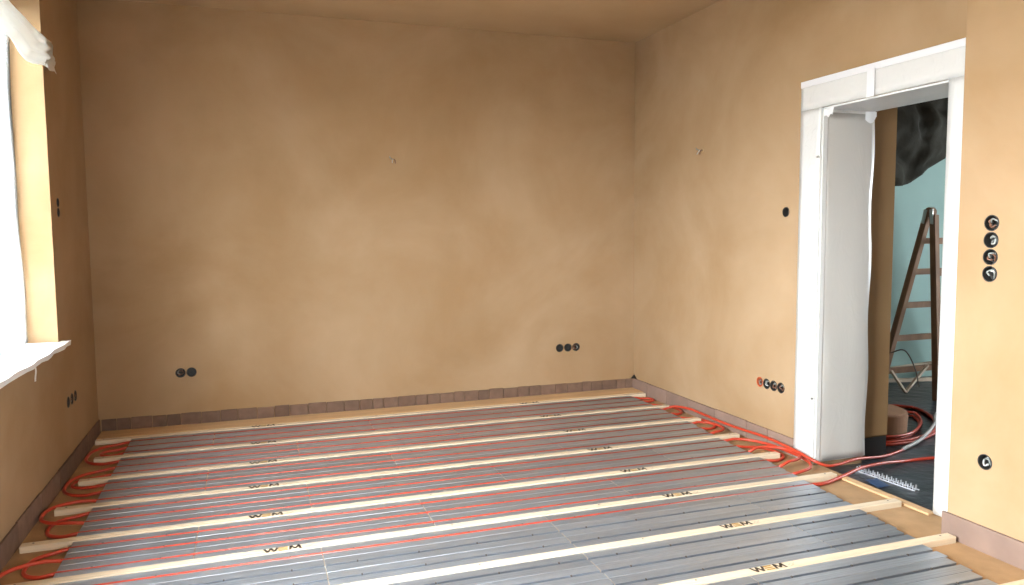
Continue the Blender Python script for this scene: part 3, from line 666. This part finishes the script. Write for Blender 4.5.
# ------------------------------------------------------------------ recessed socket boxes
HOLES = {}
def socket(wall, ctr, ax, label, group, style=0, r=0.035, cat='socket box', dep=0.045):
    ax = Vector(ax); ctr = Vector(ctr); HOLES.setdefault(wall.name, (wall, []))[1].append((ctr, ax, r+0.001, dep))
    root = empty('socket_box', ctr); tag(root, label, cat, group)
    q = Vector((0, 0, 1)).rotation_difference(ax)
    root.rotation_mode = 'QUATERNION'; root.rotation_quaternion = q          # local z points into the room
    n = 24; bm = bmesh.new()
    rings = [(r*0.99, -dep+0.003), (r*0.99, 0.0005), (r*1.03, 0.0005), (r*1.03, 0.002), (r*0.93, 0.002), (r*0.93, -dep+0.005)]
    V = [[bm.verts.new((a*math.cos(k*2*PI/n), a*math.sin(k*2*PI/n), z)) for k in range(n)] for a, z in rings]
    for a, b in zip(V, V[1:]):
        for k in range(n): bm.faces.new((a[k], a[(k+1) % n], b[(k+1) % n], b[k]))
    bm.faces.new(V[0]); bm.faces.new(V[-1][::-1]); bmesh.ops.recalc_face_normals(bm, faces=bm.faces)
    obj('box_shell', bm, 'box_shell_orange' if style == 3 else 'box_shell', root)
    rnd = random.Random(hash(label) % 1000 if False else len(label)*7+style)
    if style:
        for k, m in enumerate((['wire_grey', 'wire_brown', 'wire_brown'] if style != 2 else ['wire_white', 'wire_grey', 'wire_grey'])):
            a0 = rnd.uniform(0, 2*PI); rr = r*0.55
            pts = [(rr*math.cos(a0), rr*math.sin(a0), -dep+0.006), (rr*math.cos(a0+0.9), rr*math.sin(a0+0.9), -0.018), (rr*math.cos(a0+2.2), rr*math.sin(a0+2.2), -0.006), (rr*0.7*math.cos(a0+3.4), rr*0.7*math.sin(a0+3.4), -0.012)]
            bm = bmesh.new(); tube(bm, spline(pts, 5), 0.0042, 6); obj('wire', bm, m, root, True)
    return root
L = (1, 0, 0); Rr = (-1, 0, 0); B = (0, -1, 0)
socket(wall_back, (-0.528, D, 0.403), B, 'left of the two socket boxes low on the back wall near the window corner', 'paired sockets on the back wall', 1)
socket(wall_back, (-0.451, D, 0.404), B, 'right of the two socket boxes low on the back wall near the window corner', 'paired sockets on the back wall', 0)
for k, nm in enumerate(('left', 'middle', 'right')):
    socket(wall_back, (2.577+0.079*k, D, 0.413), B, f'{nm} of the three socket boxes low on the back wall near the right corner', 'three sockets on the back wall', 1 if k == 2 else 0)
for k, (nm, y) in enumerate(zip(('leftmost orange', 'second from left', 'third from left', 'rightmost'), (4.349, 4.276, 4.202, 4.128))):
    socket(wall_right, (RX, y, 0.397), Rr, f'{nm} of the four socket boxes low on the right wall by the door', 'four sockets beside the door', (3, 2, 1, 1)[k])
socket(wall_right, (RX, 4.115, 1.563), Rr, 'single dark switch box at shoulder height left of the door casing', None, 0, 0.032)
for k, nm in enumerate(('topmost', 'second from top', 'third from top', 'lowest')):
    socket(wall_jog, (R2, 2.504, 1.471-0.0757*k), Rr, f'{nm} of the four stacked switch boxes right of the door', 'four stacked switch boxes', (1, 2, 1, 2)[k])
socket(wall_jog, (R2, 2.488, 0.389), Rr, 'single socket box low on the wall right of the door', None, 2)
for k, nm in enumerate(('upper', 'lower')):
    socket(wall_left, (LX, 5.29, 1.648-0.06*k), L, f'{nm} of the two switch boxes beside the window reveal', 'switch boxes by the window', 0, 0.028)
for k, nm in enumerate(('nearest', 'middle', 'farthest')):
    socket(wall_left, (LX, 5.275+0.10*k, 0.418), L, f'{nm} of the three socket boxes below the window sill end', 'sockets under the window', 1 if k else 0)
for w, hs in HOLES.values(): drill(w, hs)

# cable stubs for wall lamps
def stub(ctr, ax, label):
    root = empty('cable_stub', ctr); tag(root, label, 'cable'); ax = Vector(ax); s = Vector((0, 0, 1)).cross(ax)
    for k, (m, a, b, c) in enumerate((('wire_grey', -0.03, 0.02, 0.05), ('wire_brown', 0.012, -0.035, 0.045), ('wire_white', -0.012, -0.03, 0.055))):
        pts = [ax*-0.004+s*0.004*(k-1), ax*0.02+s*a*0.4, ax*0.035+s*a+Vector((0, 0, b*0.5)), ax*c*0.8+s*a*1.1+Vector((0, 0, b))]
        bm = bmesh.new(); tube(bm, spline(pts, 5), 0.0042, 6); obj('wire', bm, m, root, True)
    bm = bmesh.new(); bmesh.ops.create_icosphere(bm, subdivisions=2, radius=0.016, matrix=Matrix.Translation(ax*0.001) @ Matrix.Diagonal((1, 1, 1, 1)))
    for v in bm.verts: v.co = Vector([c*0.35 if abs(ax[i]) > 0.5 else c for i, c in enumerate(v.co)])
    obj('wall_collar', bm, 'plug_plaster', root, True)
stub((1.121, D, 2.04), B, 'twisted bare cable ends poking from the middle of the back wall')
stub((RX, 5.086, 2.06), Rr, 'twisted bare cable ends poking from the right wall above head height')
# black rubber wedge stuck in the corner
bm = bmesh.new(); vs = [bm.verts.new(v) for v in ((RX-0.001, D-0.016, ZS+0.001), (RX-0.035, D-0.016, ZS+0.001), (RX-0.001, D-0.07, ZS+0.001), (RX-0.001, D-0.02, ZS+0.036), (RX-0.012, D-0.016, ZS+0.026), (RX-0.016, D-0.06, ZS+0.006))]
bmesh.ops.convex_hull(bm, input=vs); tag(obj('rubber_wedge', bm, 'black'), 'small black rubber wedge on the edge strip in the room corner', 'wedge')
